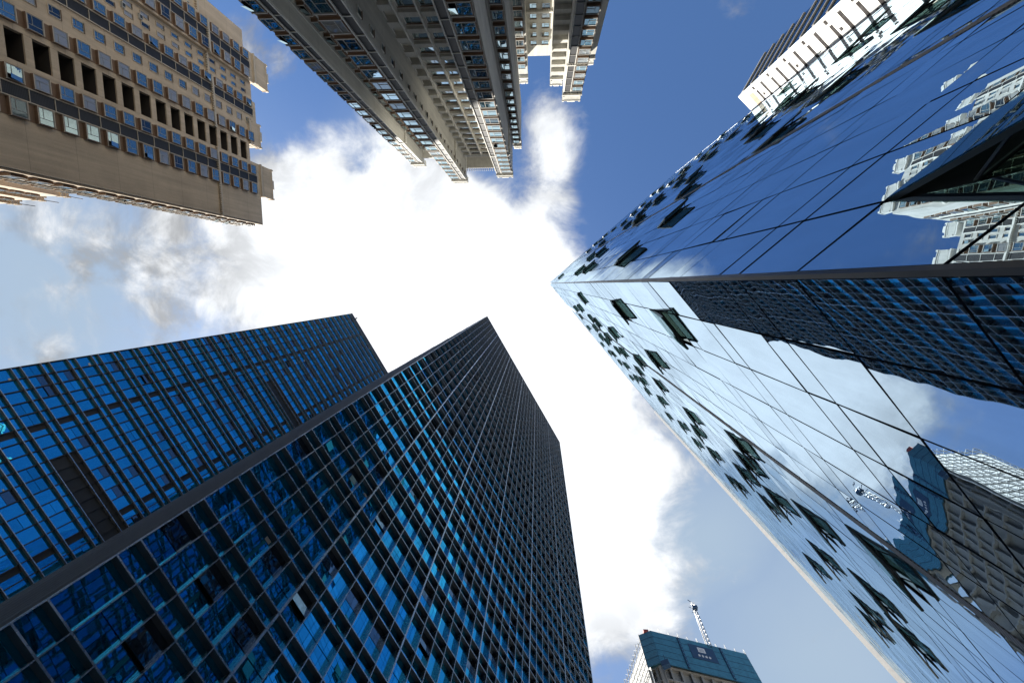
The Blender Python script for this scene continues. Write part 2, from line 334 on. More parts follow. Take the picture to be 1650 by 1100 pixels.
    # awning windows, hinged at the top and pushed out
    def sash(it, mbs):
        fr, sg, a, b, z0, z1 = it; u0, u1 = sorted((a*sg, b*sg)); h = z1-z0; th = math.radians(13 if z0 < 6 else rnd.uniform(5.0, 8.5))
        c, s = math.cos(th), math.sin(th)
        def P(u, w, t): return fr.p(u, t*c+w*s+0.01, z1-w*c+t*s)             # w down the sash, t through it
        fm, gm = mbs
        def slab(mb, ua, ub, wa, wb, ta, tb, mi):
            i = len(mb.v); mb.v += [P(ua, wa, ta), P(ub, wa, ta), P(ub, wa, tb), P(ua, wa, tb), P(ua, wb, ta), P(ub, wb, ta), P(ub, wb, tb), P(ua, wb, tb)]
            for q in ((0, 1, 2, 3), (7, 6, 5, 4), (0, 4, 5, 1), (3, 2, 6, 7), (0, 3, 7, 4), (1, 5, 6, 2)): mb.f.append(tuple(i+x for x in q)); mb.m.append(mi)
        r = 0.06
        slab(fm, u0, u1, 0, r, -0.07, 0.0, 0); slab(fm, u0, u1, h-r, h, -0.07, 0.0, 0); slab(fm, u0, u0+r, r, h-r, -0.07, 0, 0); slab(fm, u1-r, u1, r, h-r, -0.07, 0, 0)
        slab(gm, u0+0.005, u1-0.005, 0.005, h-0.005, 0.002, 0.018, 0)
        gm.box(fr, u0+0.07, u1-0.07, -0.062, -0.05, z0+0.06, z0+h*0.46, 0); fm.box(fr, u0+0.03, u1-0.03, -0.066, -0.03, z0+h*0.46, z0+h*0.46+0.05, 0)   # guard glass
        for uu in (u0+0.09, u1-0.09): fm.bar(fr.p(uu, -0.06, z0+h*0.5), P(uu, h*0.8, -0.05), 0.022, 1)   # stays
        fm.box(fr, u0+0.03, u1-0.03, -0.095, -0.07, z0, z1, 2)                                         # dark sheet in place of the unlit room behind
        fm.box(fr, u0, u1, -0.07, 0.0, z0-0.0, z0+0.03, 0)
    def onew(it):
        a, b = MB(), MB(); sash(it[1], (a, b)); o = part('open_window', a, root, mats=['sash', 'steel', 'black']); part('pane', b, o, mats=['sashglass'])
    def restw(its):
        a = MB()
        for i in its:
            b = MB(); sash(i[1], (a, b)); b.m = [3]*len(b.m); a.add(b)
        part('open_window', a, root, stuff=True, mats=['sash', 'steel', 'black', 'sashglass'])
    split_parts([(size(p), p) for p in opens], 100, onew, restw)
    ct = MB(); d = -(fu.n+fl.n).normalized()
    ct.prism([(co+fu.n*0.03+fl.n*0.03)[:], (co+su*0.05+fu.n*0.03)[:], (co+su*0.05-fu.n*0.05)[:], (co+sl*0.05-fl.n*0.05)[:], (co+sl*0.05+fl.n*0.03)[:]], GZ, H+0.2)
    part('corner_trim', ct, root, mats=['trim'])
    # pale fin down the far end of the lower facade
    cp = MB(); cp.prism([fl.p(*c, 0)[:2] for c in ((LL+0.02, -0.5), (LL+0.4, 0.55), (LL+0.55, 0.5), (LL+0.3, -0.5))][::-1], GZ, H-0.5); part('end_fin', cp, root, mats=['soffit'])
    cp = MB(); cp.box(fu, -LU-0.3, -LU-0.02, -0.6, 0.05, GZ, H-0.5); part('end_fin', cp, root, mats=['trim'])
    pr = MB()
    pr.box(fu, -LU, 0, -0.3, 0.02, H+0.02, H+0.6); pr.box(fl, 0, LL, -0.3, 0.02, H+0.02, H+0.6); part('parapet', pr, root, mats=['trim'])
mirror_tower()

# ---------------------------------------------------------------- blue curtain wall towers (lower left)
def curtain_tower(name, label, o, n, u_lo, u_hi, H, bay, sp0, spandrel, depth, fin_every, louvers, depth_back, slots, seed, fin_t=0.07, vdepth=0.16, mt=0.035, mm='bronze'):
    fr = Frame(o, n); rnd = random.Random(seed)
    mid = fr.p((u_lo+u_hi)/2, -depth_back/2, GZ)
    root = thing(name, mid, label, 'skyscraper')
    core = MB(); core.box(fr, u_lo, u_hi, -depth_back, -0.06, GZ, H, 0); part('wall', core, root, mats=['clad'])
    zs = []; k = math.floor((GZ-sp0)/4.0)
    z = sp0+4.0*k
    while z < H: zs.append(z); z += 4.0
    nb = round((u_hi-u_lo)/bay); us = [u_lo+(u_hi-u_lo)*i/nb for i in range(nb+1)]
    panes = []
    for i in range(nb):
        a, b = us[i]+0.03, us[i+1]-0.03
        slot = any(a-0.01 <= s < b for s in slots)
        for z in zs:
            if z+0.03 < H and z > GZ: panes.append((a, b, z+0.03, min(z+spandrel, H)-0.03, 2 if any(l[0] <= z+0.6 <= l[1] and l[2] <= (a+b)/2 <= l[3] for l in louvers) else 0, 0))
            z0, z1 = max(z+spandrel, GZ)+0.03, min(z+4.0, H)-0.03
            if z1-z0 < 0.4: continue
            dark = any(l[0] <= (z0+z1)/2 <= l[1] and l[2] <= (a+b)/2 <= l[3] for l in louvers)
            if dark: panes.append((a, b, z0, z1, 2, 0)); continue
            if slot: panes.append((a, (a+b)/2, z0, z1, 0, 0)); panes.append(((a+b)/2, b, z0, z1, 2, 0)); continue
            if rnd.random() < 0.42:
                zm = z0+(z1-z0)*0.5; t = rnd.random()
                op = rnd.uniform(0.10, 0.28) if t < 0.09 else 0
                panes.append((a, b, z0, zm-0.03, 0, 0)); panes.append((a, b, zm+0.03, z1, 3 if t < 0.35 else 0, op))
            else: panes.append((a, b, z0, z1, 0, 0))
            if rnd.random() < 0.045:
                zz = z1-rnd.uniform(0.3, 1.1); panes.append((a+0.08, a+0.08+rnd.uniform(0.25, 0.5), zz, zz+rnd.uniform(0.2, 0.35), 1, -1))  # small pale patch imitating light spots and glitter on the panes
    def pm(mb, it):
        a, b, z0, z1, mi, op = it
        if op == -1: mb.box(fr, a, b, 0.008, 0.018, z0, z1, 1); return
        k0, k1 = rnd.gauss(0, 0.0035), rnd.gauss(0, 0.0045)
        q = [(a, -k0-k1, z0), (a, -k0+k1, z1), (b, k0+k1, z1), (b, k0-k1, z0)]
        if op:
            q = [(a, op, z0), (a, 0.01, z1), (b, 0.01, z1), (b, op, z0)]
        mb.quad(*[fr.p(*c) for c in q], mi)
        for i in range(4):
            c, d = q[i], q[(i+1) % 4]; mb.quad(fr.p(*c), fr.p(c[0], c[1]-0.05, c[2]), fr.p(d[0], d[1]-0.05, d[2]), fr.p(*d), 2 if op else mi)
    mats = ['blue', 'fleck', 'slab', 'darkwin']
    def one(it): mb = MB(); pm(mb, it[1]); part('window_pane', mb, root, mats=mats)
    def rest(its):
        mb = MB(); [pm(mb, i[1]) for i in its]; part('window_pane', mb, root, stuff=True, mats=mats)
    def size(it): return seen_size(fr.p((it[0]+it[1])/2, 0, (it[2]+it[3])/2), math.sqrt((it[1]-it[0])*(it[3]-it[2])))*(0 if it[5] == -1 else 1)
    split_parts([(size(p), p) for p in panes], 100, one, rest)
    for z in zs:                                # pairs of projecting ledges at each storey
        for zz in (z, z+spandrel):
            if GZ < zz < H:
                f = MB(); f.box(fr, u_lo-0.02, u_hi+0.02, -0.05, depth, zz-fin_t/2, zz+fin_t/2); f.box(fr, u_lo-0.02, u_hi+0.02, depth+0.001, depth+0.012, zz-fin_t/2-0.02, zz+fin_t/2+0.004, 1)
                part('ledge', f, root, mats=['ledge', 'bronze'])
    for i, u in enumerate(us):
        f = MB(); t = mt if not (fin_every and i % fin_every == 0) else 0.075
        f.box(fr, u-t, u+t, -0.05, vdepth, GZ, H-0.02); part('mullion', f, root, mats=[mm])
    r = MB(); r.box(fr, u_lo-0.05, u_hi+0.05, -0.5, depth+0.03, H+0.05, H+0.75); r.box(fr, u_lo-0.05, u_hi+0.05, -depth_back, -depth_back+0.5, H+0.05, H+0.75)
    r.box(fr, u_lo-0.05, u_lo+0.45, -depth_back+0.5, -0.5, H+0.05, H+0.75); r.box(fr, u_hi-0.45, u_hi+0.05, -depth_back+0.5, -0.5, H+0.05, H+0.75)
    part('parapet', r, root, mats=['trim'])
    return root, fr
def dark_tower():
    H = 162.6; q1 = Q(783.3, 510.4)*H; q2 = Q(900.4, 713.5)*H
    d = (q2-q1).normalized(); n = Vector((d.y, -d.x))
    if n.dot(q1) > 0: n = -n
    fr = Frame(q1, n); ue = (q2-q1).dot(fr.t); lo, hi = min(0, ue), max(0, ue)
    root, fr = curtain_tower('office_tower', 'dark blue office tower with deep bronze ledges and its corner near the photo centre', q1, n, lo, hi, H, 1.55, 17.4, 1.2, 0.38, 6, [], 62, [], 11, 0.05, 0.40, 0.028)
    # end wall: dark cladding with a few standing seams
    en = Frame(q1, -fr.t if hi < 1 else -fr.t)
    return root, fr, q1, n, d
root, frD, q1D, nD, dD = dark_tower()
def end_wall_trim():
    # the end that faces away along -d : ribs standing on the dark cladding
    en = Frame(q1D, -dD); s = 1 if en.t.dot(-nD) > 0 else -1
    for u in (0.25, 1.1, 2.6, 4.6, 7.4, 11, 16, 22, 30, 40, 52):
        mb = MB(); mb.box(en, *sorted((u*s, (u+0.12)*s)), -0.02, 0.14, GZ, 162.5); part('seam', mb, root, mats=['ledge'])
end_wall_trim()
def blue_tower():
    H = 182.8; q = Q(565, 505.6)*H
    fr0 = Frame(q, nD); s = 1 if fr0.t.dot(dD) > 0 else -1
    u_lo, u_hi = sorted((0, 64*s))
    t0 = -27.0
    def U(t): return (t-t0)*s
    def rng(a, b): return tuple(sorted((U(a), U(b))))
    lv = [(110.4, 114.6, *rng(-12, 40)), (57.9, 62.3, *rng(-11.6, 40))]
    r, fr = curtain_tower('office_tower', 'royal blue glass tower with toothed edge, half hidden behind the dark tower', q, nD, u_lo, u_hi, H, 1.85, 64.8, 1.25, 0.42, 0, lv, 28, [U(-17.6), U(0.2), U(18)], 23, 0.07, 0.22, 0.075, 'joint')
    lm = MB(); u = U(-24.5); lm.bar(fr.p(u, -0.3, H+0.7), fr.p(u, -0.3, H+1.6), 0.07); lm.box(fr, u-0.25, u+0.25, -0.45, 0.9, H+1.55, H+1.75); part('davit', lm, r, mats=['steel'])
blue_tower()

# ---------------------------------------------------------------- apartment towers
class Apartment:
    def __init__(s, name, label, loc, wall, trim, floor=3.0, group=None):
        s.root = thing(name, (loc[0], loc[1], GZ), label, 'apartment block', group); s.wall = wall; s.trim = trim; s.fl = floor
        s.W = MB(); s.wins = []; s.scr = []; s.meshes = {}; s.rnd = random.Random(len(name)+int(loc[0]*7))
    def block(s, pts, z1, z0=GZ): s.W.prism(pts, z0, z1)
    def box(s, fr, u0, u1, d0, d1, z0, z1, mi=0): s.W.box(fr, u0, u1, d0, d1, z0, z1, mi)
    def windows(s, fr, u0, u1, ztop, zmin=0.0, out=0.45, kind='bay', sill=0.75, h=1.75, d0=0.0):
        k = 0
        while True:
            zt = ztop-k*s.fl; k += 1
            if zt-s.fl < zmin: break
            z0 = zt-s.fl+sill; var = s.rnd.choice((0, 0, 0, 0, 1, 2, 2, 3))
            s.wins.append((seen_size(fr.p((u0+u1)/2, out, z0+h/2), math.sqrt((u1-u0)*h)), fr, u0, u1, d0, z0, out, kind, h, var))
        if kind == 'bay':
            s.scr.append(('bay_backing', fr, u0+0.03, u1-0.03, d0, zmin, ztop-0.35))
    def template(s, w, out, kind, h, var):
        key = (round(w, 3), out, kind, h, var)
        if key in s.meshes: return s.meshes[key]
        b, g = MB(), MB(); f = 0.07
        if kind == 'bay':
            b.box(ID, 0, w, 0, out, -0.10, 0.0, [1, 0, 0, 0, 0, 0]); b.box(ID, 0, w, 0, out+0.05, h, h+0.10, [1, 0, 0, 0, 0, 0])
            b.box(ID, 0, 0.06, 0, out, 0, h, 1); b.box(ID, w-0.06, w, 0, out, 0, h, 1); b.box(ID, 0.06, w-0.06, 0.02, 0.05, 0, h, 3)
            x0, x1, d = 0.06, w-0.06, out
        else:
            b.box(ID, 0, w, -0.02, 0.10, -0.07, 0, 0); b.box(ID, -0.02, w+0.02, -0.02, 0.14, h, h+0.07, 1)
            b.box(ID, 0, 0.05, 0, 0.10, 0, h, 0); b.box(ID, w-0.05, w, 0, 0.10, 0, h, 0)
            x0, x1, d = 0.05, w-0.05, 0.04
        b.box(ID, x0, x1, d-0.05, d+0.02, 0, f, 2); b.box(ID, x0, x1, d-0.05, d+0.02, h-f, h, 2)
        b.box(ID, x0, x0+f, d-0.05, d+0.02, f, h-f, 2); b.box(ID, x1-f, x1, d-0.05, d+0.02, f, h-f, 2)
        xm = x0+(x1-x0)*(0.36 if var != 2 else 0.64)
        if x1-x0 > 0.9:
            b.box(ID, xm-0.03, xm+0.03, d-0.05, d+0.015, f, h-f, 2)
            if h > 1.2: b.box(ID, (x0+f if var == 2 else xm+0.03), (xm-0.03 if var == 2 else x1-f), d-0.05, d+0.012, h*0.30, h*0.30+0.05, 2)
        def pane(a, c, z0, z1, tilt=0.0):
            k = s.rnd.gauss(0, 0.006); i = len(g.v)
            q = [(a, d-0.02-k+tilt, z0), (a, d-0.02, z1), (c, d-0.02, z1), (c, d-0.02+k+tilt, z0)]
            g.quad(*q); g.quad(*[(x, y-0.02, z) for x, y, z in reversed(q)])
        if x1-x0 > 0.9:
            pane(x0+f, xm-0.03, f, h-f, 0.45 if var == 1 else 0); pane(xm+0.03, x1-f, f, h-f, 0)
        else: pane(x0+f, x1-f, f, h-f, 0.3 if var == 1 else 0)
        s.meshes[key] = (b.mesh('window', [s.trim, 'brown', 'frame', 'curtain' if var == 2 else 'black']), g.mesh('pane', [('win', 'win', 'winpale', 'windark')[var]]), b, g); return s.meshes[key]
    def screen(s, fr, u0, u1, ztop, zmin=GZ, d0=0.0): s.scr.append(('louvre_screen', fr, u0, u1, d0, zmin, ztop))
    def finish(s, limit=96):
        wm = [s.wall, s.trim, 'black', 'brown']
        part('wall', s.W, s.root, mats=wm)
        def one(it):
            _, fr, u0, u1, d0, z0, out, kind, h, var = it; tb, tg, _, _ = s.template(u1-u0, out, kind, h, var)
            o = part('window', tb, s.root, fr.mat(u0, d0, z0)); part('pane', tg, o)
        def rest(its):
            mb = MB()
            for it in its:
                _, fr, u0, u1, d0, z0, out, kind, h, var = it; _, _, b, g = s.template(u1-u0, out, kind, h, var); mx = fr.mat(u0, d0, z0)
                mb.add(b, mx); gg = MB(); gg.v = g.v; gg.f = g.f; gg.m = [(4, 4, 5, 6)[var]]*len(g.m); mb.add(gg, mx)
            part('window', mb, s.root, stuff=True, mats=[s.trim, 'brown', 'frame', 'black', 'win', 'winpale', 'windark'])
        if limit: split_parts(s.wins, limit, one, rest)
        elif s.wins: rest(s.wins)
        for name, fr, u0, u1, d0, z0, z1 in s.scr:
            mb = MB()
            if name == 'bay_backing': mb.box(fr, u0, u1, d0-0.02, d0+0.03, z0, z1); part(name, mb, s.root, mats=['brown'])
            else:
                mb.box(fr, u0+0.06, u1-0.06, d0-0.02, d0+0.10, z0, z1, 0)
                mb.box(fr, u0-0.06, u0+0.06, d0-0.02, d0+0.24, z0, z1+0.1, 1); mb.box(fr, u1-0.06, u1+0.06, d0-0.02, d0+0.24, z0, z1+0.1, 1)
                z = z1
                while z > z0: mb.box(fr, u0+0.06, u1-0.06, d0, d0+0.17, z-0.04, z+0.04, 1); z -= s.fl
                part(name, mb, s.root, mats=['screen', s.trim])
    def crown(s, fr, u0, u1, z, top, back=0.9, tall=0.0):
        # ornamental parapet: framed panel, coping, finials and a centre tooth
        mb = MB(); mb.box(fr, u0, u1, -back, 0.22, z, top, 0)
        mb.box(fr, u0-0.15, u1+0.15, -back, 0.40, z-0.02, z+0.35, 1); mb.box(fr, u0-0.1, u1+0.1, -back-0.05, 0.32, top, top+0.16, 1)
        m = (u0+u1)/2; a = min(1.0, (u1-u0)*0.22)
        mb.box(fr, m-a, m+a, -0.3, 0.28, top+0.16, top+0.75, 1)
        mb.box(fr, u0+0.35, u1-0.35, 0.22, 0.27, z+0.7, z+0.8, 1); mb.box(fr, u0+0.35, u1-0.35, 0.22, 0.27, top-0.5, top-0.4, 1)
        for u in (u0+0.15, u1-0.15): mb.box(fr, u-0.2, u+0.2, -0.35, 0.3, top+0.16, top+0.6, 1); mb.box(fr, u-0.12, u+0.12, 0.22, 0.36, z+1.0, z+1.3, 1)
        part('crown', mb, s.root, mats=[s.wall, s.trim])
    def cornice(s, fr, u0, u1, z, out=0.35, d0=0.0):
        mb = MB(); mb.box(fr, u0, u1, d0-0.02, d0+out, z, z+0.35); mb.box(fr, u0, u1, d0-0.02, d0+out*0.6, z+0.35, z+0.6)
        u = u0+0.1
        while u < u1-0.2: mb.box(fr, u, u+0.16, d0, d0+out*0.85, z-0.22, z-0.001); u += 0.42
        part('cornice', mb, s.root, mats=[s.trim])
    def balconies(s, fr, u0, u1, ztop, depth, zmin=0.0, parapet=0.75):
        # deep open balconies: back, sides and slab undersides painted dark as recess shade; solid parapets
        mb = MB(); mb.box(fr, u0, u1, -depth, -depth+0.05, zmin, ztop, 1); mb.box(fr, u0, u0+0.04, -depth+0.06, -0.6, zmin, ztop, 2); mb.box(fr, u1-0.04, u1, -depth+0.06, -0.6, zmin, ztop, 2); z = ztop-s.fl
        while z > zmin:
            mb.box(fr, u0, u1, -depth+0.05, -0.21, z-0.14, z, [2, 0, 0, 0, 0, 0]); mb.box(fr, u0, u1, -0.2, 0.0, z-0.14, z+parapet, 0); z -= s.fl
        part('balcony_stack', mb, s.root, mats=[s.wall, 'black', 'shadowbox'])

def tower_a():
    X = 61.5; HR = 101.0
    A = Apartment('apartment_tower', 'tan apartment tower at the upper left with blank end wall and brown bay windows', (-69, -33, 0), 'tan', 'tan_trim')
    fr = Frame((-X, 0), (1, 0)); R = fr.t; P = lambda u, d: fr.p(u, d, 0)[:2]
    A.block([P(13.0, 0), P(13.0, -5.2), P(16.5, -5.2), P(16.5, -15), P(26.0, -15), P(26.0, 0)], HR)
    A.block([P(26.0, -3.2), P(26.0, -15), P(29.5, -15), P(29.5, -3.2)], HR)
    A.block([P(29.5, 0), P(29.5, -15), P(38.8, -15), P(38.8, 0)], HR)
    A.block([P(38.8, -0.7), P(38.8, -15), P(42.8, -15), P(42.8, -0.7)], HR)
    A.block([P(42.8, 0), P(42.8, -15), P(48.8, -15), P(48.8, 0)], HR)
    A.block([P(48.8, -1.8), P(48.8, -15), P(53.5, -15), P(53.5, -1.8)], HR)
    z = HR-1.4
    A.windows(fr, 19.4, 21.5, z); A.screen(fr, 21.65, 23.25, z+0.2); A.windows(fr, 23.4, 25.2, z)
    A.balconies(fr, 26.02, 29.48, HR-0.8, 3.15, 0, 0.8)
    A.windows(fr, 30.2, 32.1, z); A.windows(fr, 33.5, 34.8, z, 0, 0.1, 'flat', 0.8, 1.5)
    A.screen(fr, 35.6, 37.1, z+0.2); A.windows(fr, 37.25, 38.7, z)
    for u in (40.0, 41.5): A.windows(fr, u, u+0.75, z, 0, 0.1, 'flat', 0.8, 1.45, -0.7)
    A.windows(fr, 43.1, 44.9, z); A.screen(fr, 45.05, 46.6, z+0.2); A.windows(fr, 46.75, 48.3, z)
    A.crown(fr, 19.2, 25.9, HR, HR+4.2); A.crown(fr, 29.6, 34.5, HR-3, HR+0.6); A.crown(fr, 43.0, 48.7, HR, HR+4.6)
    for a, b, d in ((13.0, 26.0, 0), (29.5, 38.8, 0), (38.8, 42.8, -0.7), (42.8, 48.8, 0), (48.8, 53.5, -1.8)): A.cornice(fr, a, b, 87.4, 0.4, d)
    sd = Frame((-X, -13.0), (0, 1))                      # end that faces down the photo
    A.windows(sd, -2.4, -0.7, z, 0, 0.35); A.screen(sd, -3.9, -2.6, z); A.windows(sd, -5.1, -4.05, z, 0, 0.3)
    for u, d in ((13.35, 0.0), (38.95, -0.7), (42.6, -0.7), (49.1, -1.8)):
        pi = MB(); pi.bar(fr.p(u, d+0.09, GZ), fr.p(u, d+0.09, HR-0.3), 0.06); part('drainpipe', pi, A.root, mats=['tan_trim'])
    for i in range(26):
        zz = HR-1.4-3.0*A.rnd.randint(2, 29); u, d = A.rnd.choice(((40.9, -0.7), (35.05, 0.0), (49.6, -1.8), (26.9, -0.0)))
        if u == 26.9: continue
        ac = MB(); ac.box(fr, u-0.1, u+0.65, d+0.02, d+0.36, zz-2.7, zz-2.15); ac.box(fr, u+0.0, u+0.5, d+0.36, d+0.37, zz-2.64, zz-2.2, 1); part('air_conditioner', ac, A.root, mats=['acunit', 'slab'])
    # washing hung out on two of the balconies
    for kz, cols_ in ((26, ('white', 'red', 'net', 'curtain')), (24, ('curtain', 'white', 'netdark'))):
        zf = HR-0.8-3.0*kz; u = 26.4
        rl = MB(); rl.bar(fr.p(26.1, -0.35, zf+2.35), fr.p(29.4, -0.35, zf+2.35), 0.02); part('clothes_line', rl, A.root, mats=['steel'])
        for m_ in cols_:
            wv_ = A.rnd.uniform(0.4, 0.7); hh = A.rnd.uniform(0.7, 1.2); ck = MB(); ck.box(fr, u, u+wv_, -0.37, -0.34, zf+2.34-hh, zf+2.34); part('hung_washing', ck, A.root, mats=[m_]); u += wv_+0.12
    A.finish(100)
tower_a()

def apartment_b():
    H = 102.0; k = H/F; fl = 3.0
    B = Apartment('apartment_tower', 'grey cream apartment tower of stepped slim wings at the top centre', (-16, -32, 0), 'cream', 'cream_trim')
    yN = Frame((0, 0), (0, 1))
    def blk(x0, x1, y, yb, h=H): B.block([(x0, y), (x0, yb), (x1, yb), (x1, y)][::-1], h)
    f = lambda y: Frame((0, y), (0, 1))
    Y1, Y2, Y3, YB = -26.1, -22.5, -23.6, -36
    blk(-27.8, -25.0, Y1, YB); blk(-25.0, -18.9, -28.5, YB, H-0.8); blk(-18.9, -15.6, Y2, YB); blk(-15.6, -9.05, -27.1, YB, H-0.8)
    blk(-9.05, -5.6, Y3, YB); blk(-5.6, -3.75, -29.6, YB-2)
    z = H-1.6
    B.windows(f(Y1), -27.7, -26.15, z, 0, 0.28, 'bay', 0.6, 1.95); B.screen(f(Y1), -26.0, -25.1, z+0.3)
    B.windows(f(Y2), -18.8, -16.85, z, 0, 0.28, 'bay', 0.6, 1.95); B.screen(f(Y2), -16.7, -15.7, z+0.3)
    B.windows(f(Y3), -7.85, -5.75, z, 0, 0.28, 'bay', 0.6, 1.95); B.screen(f(Y3), -8.95, -8.0, z+0.3)
    # recess one: small windows and ledges
    B.windows(f(-28.5), -24.8, -24.0, z-1, 0, 0.35); B.windows(f(-28.5), -23.6, -22.4, z-1, 0, 0.1, 'flat', 0.8, 1.4)
    # recess two: ledges, windows, ribs
    r = f(-27.1)
    lb = MB(); zz = z-1
    while zz > 2:
        lb.box(r, -15.55, -14.35, -0.02, 0.75, zz-2.1, zz-1.1); lb.box(r, -14.3, -9.1, -0.02, 0.30, zz-2.95, zz-2.1); zz -= fl
    part('ledge', lb, B.root, mats=['cream'])
    for i in range(30):
        zz = z-1-fl*i
        if B.rnd.random() < 0.55: ac = MB(); ac.box(r, -15.3, -14.6, 0.1, 0.5, zz-1.09, zz-0.5); ac.box(r, -15.2, -14.75, 0.5, 0.51, zz-1.02, zz-0.56, 1); part('air_conditioner', ac, B.root, mats=['acunit', 'slab'])
    for x, y in ((-25.0, 27.9), (-15.6, 26.6), (-5.6, 29.0)):
        pw = Frame((x, 0), (1, 0)); pi = MB(); pi.bar(pw.p(y, 0.1, GZ), pw.p(y, 0.1, H-1), 0.06); part('drainpipe', pi, B.root, mats=['cream_trim'])
    B.windows(r, -14.0, -12.2, z-0.9, 0, 0.1, 'flat', 0.65, 1.7); B.windows(r, -11.7, -10.3, z-0.9, 0, 0.1, 'flat', 0.65, 1.7)
    for u in (-14.25, -11.95, -9.95):
        rb = MB(); rb.box(r, u-0.1, u+0.1, -0.02, 0.55, GZ, H-3.2); part('rib', rb, B.root, mats=['cream_trim'])
    pg = MB(); pg.box(r, -15.5, -9.1, 0.0, 2.4, H-0.75, H-0.45); x = -15.4
    while x < -9.2: pg.box(r, x, x+0.12, 0.0, 2.9, H-0.44, H-0.2); x += 0.45
    part('pergola', pg, B.root, mats=['cream_trim'])
    pg = MB(); r1 = f(-28.5); pg.box(r1, -24.95, -19, 0.0, 1.6, H-0.75, H-0.45); part('pergola', pg, B.root, mats=['cream_trim'])
    B.windows(f(-29.6), -5.35, -3.95, z, 0, 0.35)
    for x, y0, y1 in ((-25.0, Y1, -28.5), (-15.6, Y2, -27.1), (-5.6, Y3, -29.6)):
        sw = Frame((x, 0), (1, 0)); B.cornice(sw, -y0, -y1, H-14.5, 0.3)
    B.windows(Frame((-15.6, 0), (1, 0)), 22.9, 23.6, z, 0, 0.05, 'flat', 0.9, 0.9)
    for x0, x1, y in ((-27.8, -25.0, Y1), (-18.9, -15.6, Y2), (-9.05, -5.6, Y3)): B.crown(f(y), x0+0.05, x1-0.05, H, H+1.9); B.cornice(f(y), x0, x1, H-14.5, 0.25)
    B.crown(f(-29.6), -5.3, -3.8, H, H+1.6)
    B.finish(100)
apartment_b()

def apartment_c():
    H = 102.0; fl = 3.0
    B = Apartment('apartment_tower', 'sunlit cream apartment tower with white topped setbacks beside the blue sky at the top', (4, -48, 0), 'cream', 'cream_trim')
    f = lambda y: Frame((0, y), (0, 1))
    def blk(x0, x1, y, yb, h=H): B.block([(x0, y), (x0, yb), (x1, yb), (x1, y)][::-1], h)
    blk(-6.5, -2.4, -43.3, -56, H-0.5); blk(-2.4, 2.3, -47.2, -56); blk(2.3, 5.0, -42.9, -56); blk(5.0, 8.9, -39.7, -56); blk(8.9, 11.4, -46.3, -56, H-1)
    z = H-1.6
    B.windows(f(-43.3), -4.3, -2.75, z-2, 0, 0.35)
    B.windows(f(-47.2), -1.8, -0.5, z-2.2, 0, 0.1, 'flat', 0.7, 1.5); B.windows(f(-47.2), 0.35, 1.85, z-2.2, 0, 0.1, 'flat', 0.7, 1.5)
    B.windows(f(-42.9), 2.5, 4.75, z-9, 0, 0.3, 'flat', 0.7, 1.6)
    zz = H-1.2
    while zz > 3: bl = MB(); bl.box(f(-42.9), 2.35, 4.95, 0.0, 0.7, zz-3.0, zz-2.0); part('balcony', bl, B.root, mats=['cream']); zz -= fl
    B.screen(f(-39.7), 5.2, 6.5, z+0.2); B.windows(f(-39.7), 6.7, 8.7, z, 0, 0.4)
    B.windows(f(-46.3), 9.4, 10.2, z-2, 0, 0.1, 'flat', 0.9, 1.1)
    B.crown(f(-43.3), -4.4, -2.5, H, H+2.4); B.crown(f(-42.9), 2.4, 4.95, H, H+3.0); B.crown(f(-39.7), 5.05, 8.85, H, H+3.2); B.crown(f(-46.3), 10.2, 11.35, H-1, H+1.4)
    B.cornice(f(-39.7), 5.0, 8.9, H-13, 0.3); B.cornice(f(-47.2), -2.4, 2.3, H-16, 0.3)
    B.finish(90)
apartment_c()

def apartment_f():   # far block at the left edge, only its stepped parapets show
    H = 100.0
    B = Apartment('apartment_tower', 'pinkish tan apartment tower, far off, its stepped parapets showing at the left edge', (-125, -24, 0), 'tan', 'tan_trim')
    for px, py0, py1, d in ((95, 302, 316, 22), (55, 312, 322, 16), (15, 318, 328, 16)):
        a = Q(px, py0)*H; b = Q(px, py1)*H
        x = a.x; B.block([(x, b.y), (x-d, b.y), (x-d, a.y-1.5), (x, a.y-1.5)][::-1], H)
        fr = Frame((x, 0), (1, 0)); B.crown(fr, -b.y, -a.y+1.4, H, H+1.6)
        lr = MB(); lr.bar((x-0.3, b.y-0.3, H+1.5), (x-0.3, b.y-0.3, H+5.5), 0.1); part('lightning_rod', lr, B.root, mats=['steel'])
        sd = Frame((x, b.y), (0, 1)); B.windows(sd, -4.6, -2.6, H-1.5, 20, 0.4); B.windows(sd, -9, -7, H-1.5, 20, 0.4)
    B.finish(40)
apartment_f()

